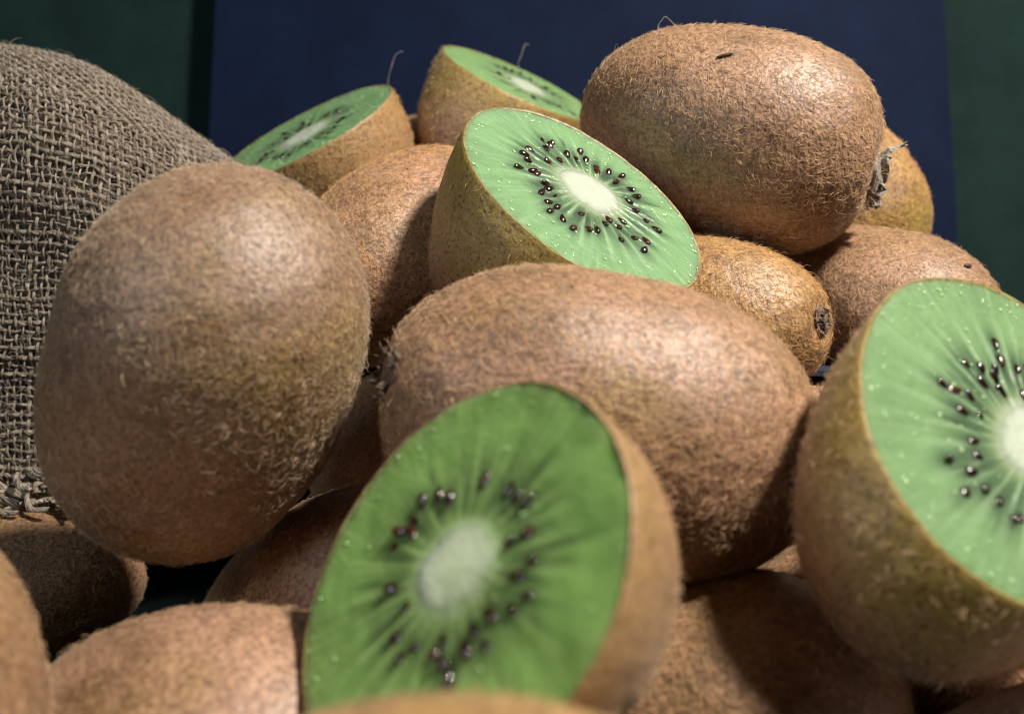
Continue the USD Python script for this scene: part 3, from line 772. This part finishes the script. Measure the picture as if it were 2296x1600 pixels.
for j in range(NV + 1):                                    # across
    uu = np.arange(0, du_[-1], PU / 3.2)
    vv = np.full_like(uu, min(j * PV, dv_[-1]))
    a, b_ = wobble2(vv, uu)
    vv2 = np.clip(vv + a + .0005 * jitter(uu, j, 1), 0, dv_[-1])
    c_, n_ = surf(vv2, uu), nrm(vv2, uu)
    tn = np.gradient(c_, axis=0)
    tn /= np.linalg.norm(tn, axis=1)[:, None]
    c_ = c_ + n_ * (.00030 * np.cos(math.pi * (uu / PU + j)))[:, None]
    yarn(sack, 'weft_thread', c_, n_, np.cross(tn, n_), .00025 * rng.uniform(.6, 1.45), j)
for i in range(NU + 1):                                    # along
    vv = np.arange(0, dv_[-1], PV / 3.2)
    uu = np.full_like(vv, min(i * PU, du_[-1]))
    a, b_ = wobble2(vv, uu)
    uu2 = np.clip(uu + b_ + .0005 * jitter(vv, i, 2), 0, du_[-1])
    c_, n_ = surf(vv, uu2), nrm(vv, uu2)
    tn = np.gradient(c_, axis=0)
    tn /= np.linalg.norm(tn, axis=1)[:, None]
    c_ = c_ - n_ * (.00030 * np.cos(math.pi * (vv / PV + i)))[:, None]
    yarn(sack, 'warp_thread', c_, n_, np.cross(tn, n_), .00019 * rng.uniform(.6, 1.45), i + 500)
# the layer of cloth inside
gv, gu = np.meshgrid(np.linspace(0, dv_[-1], 60), np.linspace(0, du_[-1], 50), indexing='ij')
iv_ = surf(gv, gu) - nrm(gv, gu) * (.0022 + .0012 * fbm(np.stack([gv * 140, gu * 140, 0 * gu], -1), 3, 5))[..., None]
part(sack, 'inner_cloth', (iv_.reshape(-1, 3) - ORG, grid_faces(60, 50, False)), M_JUTE_IN, smooth=True)
# stray fibres
nf = 9000
fv_, fu_ = rng.uniform(0, dv_[-1], nf), rng.uniform(0, du_[-1], nf)
p0, n0 = surf(fv_, fu_), nrm(fv_, fu_)
d0 = rng.normal(size=(nf, 3))
d0 -= (d0 * n0).sum(1)[:, None] * n0
d0 /= np.linalg.norm(d0, axis=1)[:, None]
ln_ = rng.lognormal(0, .5, nf) * .0014
tt = np.array([0, .35, .7, 1.0])
b0 = np.cross(n0, d0)
pts = p0[:, None] + n0[:, None] * .0003 + (ln_[:, None] * tt)[..., None] * d0[:, None] + (ln_ * rng.uniform(.1, .7, nf))[:, None, None] * (tt * (1.4 - .9 * tt))[None, :, None] * n0[:, None] + (ln_ * rng.normal(0, .4, nf))[:, None, None] * (tt ** 2)[None, :, None] * b0[:, None]
curves(sack, 'stray_fibres', pts - ORG, np.tile(np.array([.00008, .00007, .00006, .00003]), (nf, 1)), M_JUTE)
# frayed hem: thick loose yarn ends below the last row
nh = 46
for i in range(nh):
    uu0 = du_[-1] * (.04 + .62 * i / nh) + rng.uniform(-.001, .001)
    p = surf(np.array(dv_[-1] * rng.uniform(.93, 1.0)), np.array(uu0))
    q = nrm(np.array(dv_[-1] * .96), np.array(uu0))
    s = np.linspace(0, 1, 14)
    dirn = np.array([rng.normal(.35, .55), rng.normal(-.25, .4), rng.normal(-.45, .45)])
    dirn /= np.linalg.norm(dirn)
    ln1 = rng.uniform(.006, .014)
    ctr = p + q * rng.uniform(-.001, .003) + ln1 * s[:, None] * dirn + q * (.0035 * np.sin(s * rng.uniform(2, 4)))[:, None] + .002 * (np.stack([noise(np.stack([s * 3, 0 * s + i, 0 * s + k], -1), 3) for k in range(3)], -1) - .5)
    ctr[:, 2] = np.maximum(ctr[:, 2], .037)
    yarn(sack, 'frayed_end', ctr, np.tile(q, (14, 1)), np.tile(np.cross(dirn, q), (14, 1)), .0006 * rng.uniform(.7, 1.3), i, 7)

# ------------------------------------------------------------------ loose fibres standing up from the heap
for lab, P0 in (('pale loose fibre sticking up from the tip of the back left half', [(-3.40, 25.39, 11.70), (-3.37, 25.45, 11.95), (-3.28, 25.5, 12.2), (-3.22, 25.6, 12.42), (-3.12, 25.66, 12.52), (-2.98, 25.7, 12.56)]),
                ('pale loose fibre with a hooked tip above the half highest at the back', [(.19, 26.6, 12.05), (.17, 26.63, 12.25), (.27, 26.68, 12.42), (.32, 26.74, 12.6), (.37, 26.8, 12.74), (.49, 26.8, 12.70)]),
                ('thin bent fibre arching over the top of the biggest kiwi', [(3.24, 21.15, 12.98), (3.28, 21.2, 13.2), (3.42, 21.22, 13.38), (3.55, 21.24, 13.28), (3.68, 21.2, 13.15), (3.82, 21.25, 13.22)])):
    q = np.array(P0) * CM
    t_ = np.linspace(0, 5, 26)
    q = np.stack([np.interp(t_, np.arange(6), q[:, k]) for k in range(3)], 1)
    for _ in range(2):
        q[1:-1] = (q[:-2] + q[1:-1] * 2 + q[2:]) / 4
    f_ = thing('loose_fibre', lab, 'fibre', q[0])
    curves(f_, 'strand', (q - q[0])[None], np.full((1, 26), .00008), M_FIBRE, is_stuff=False)
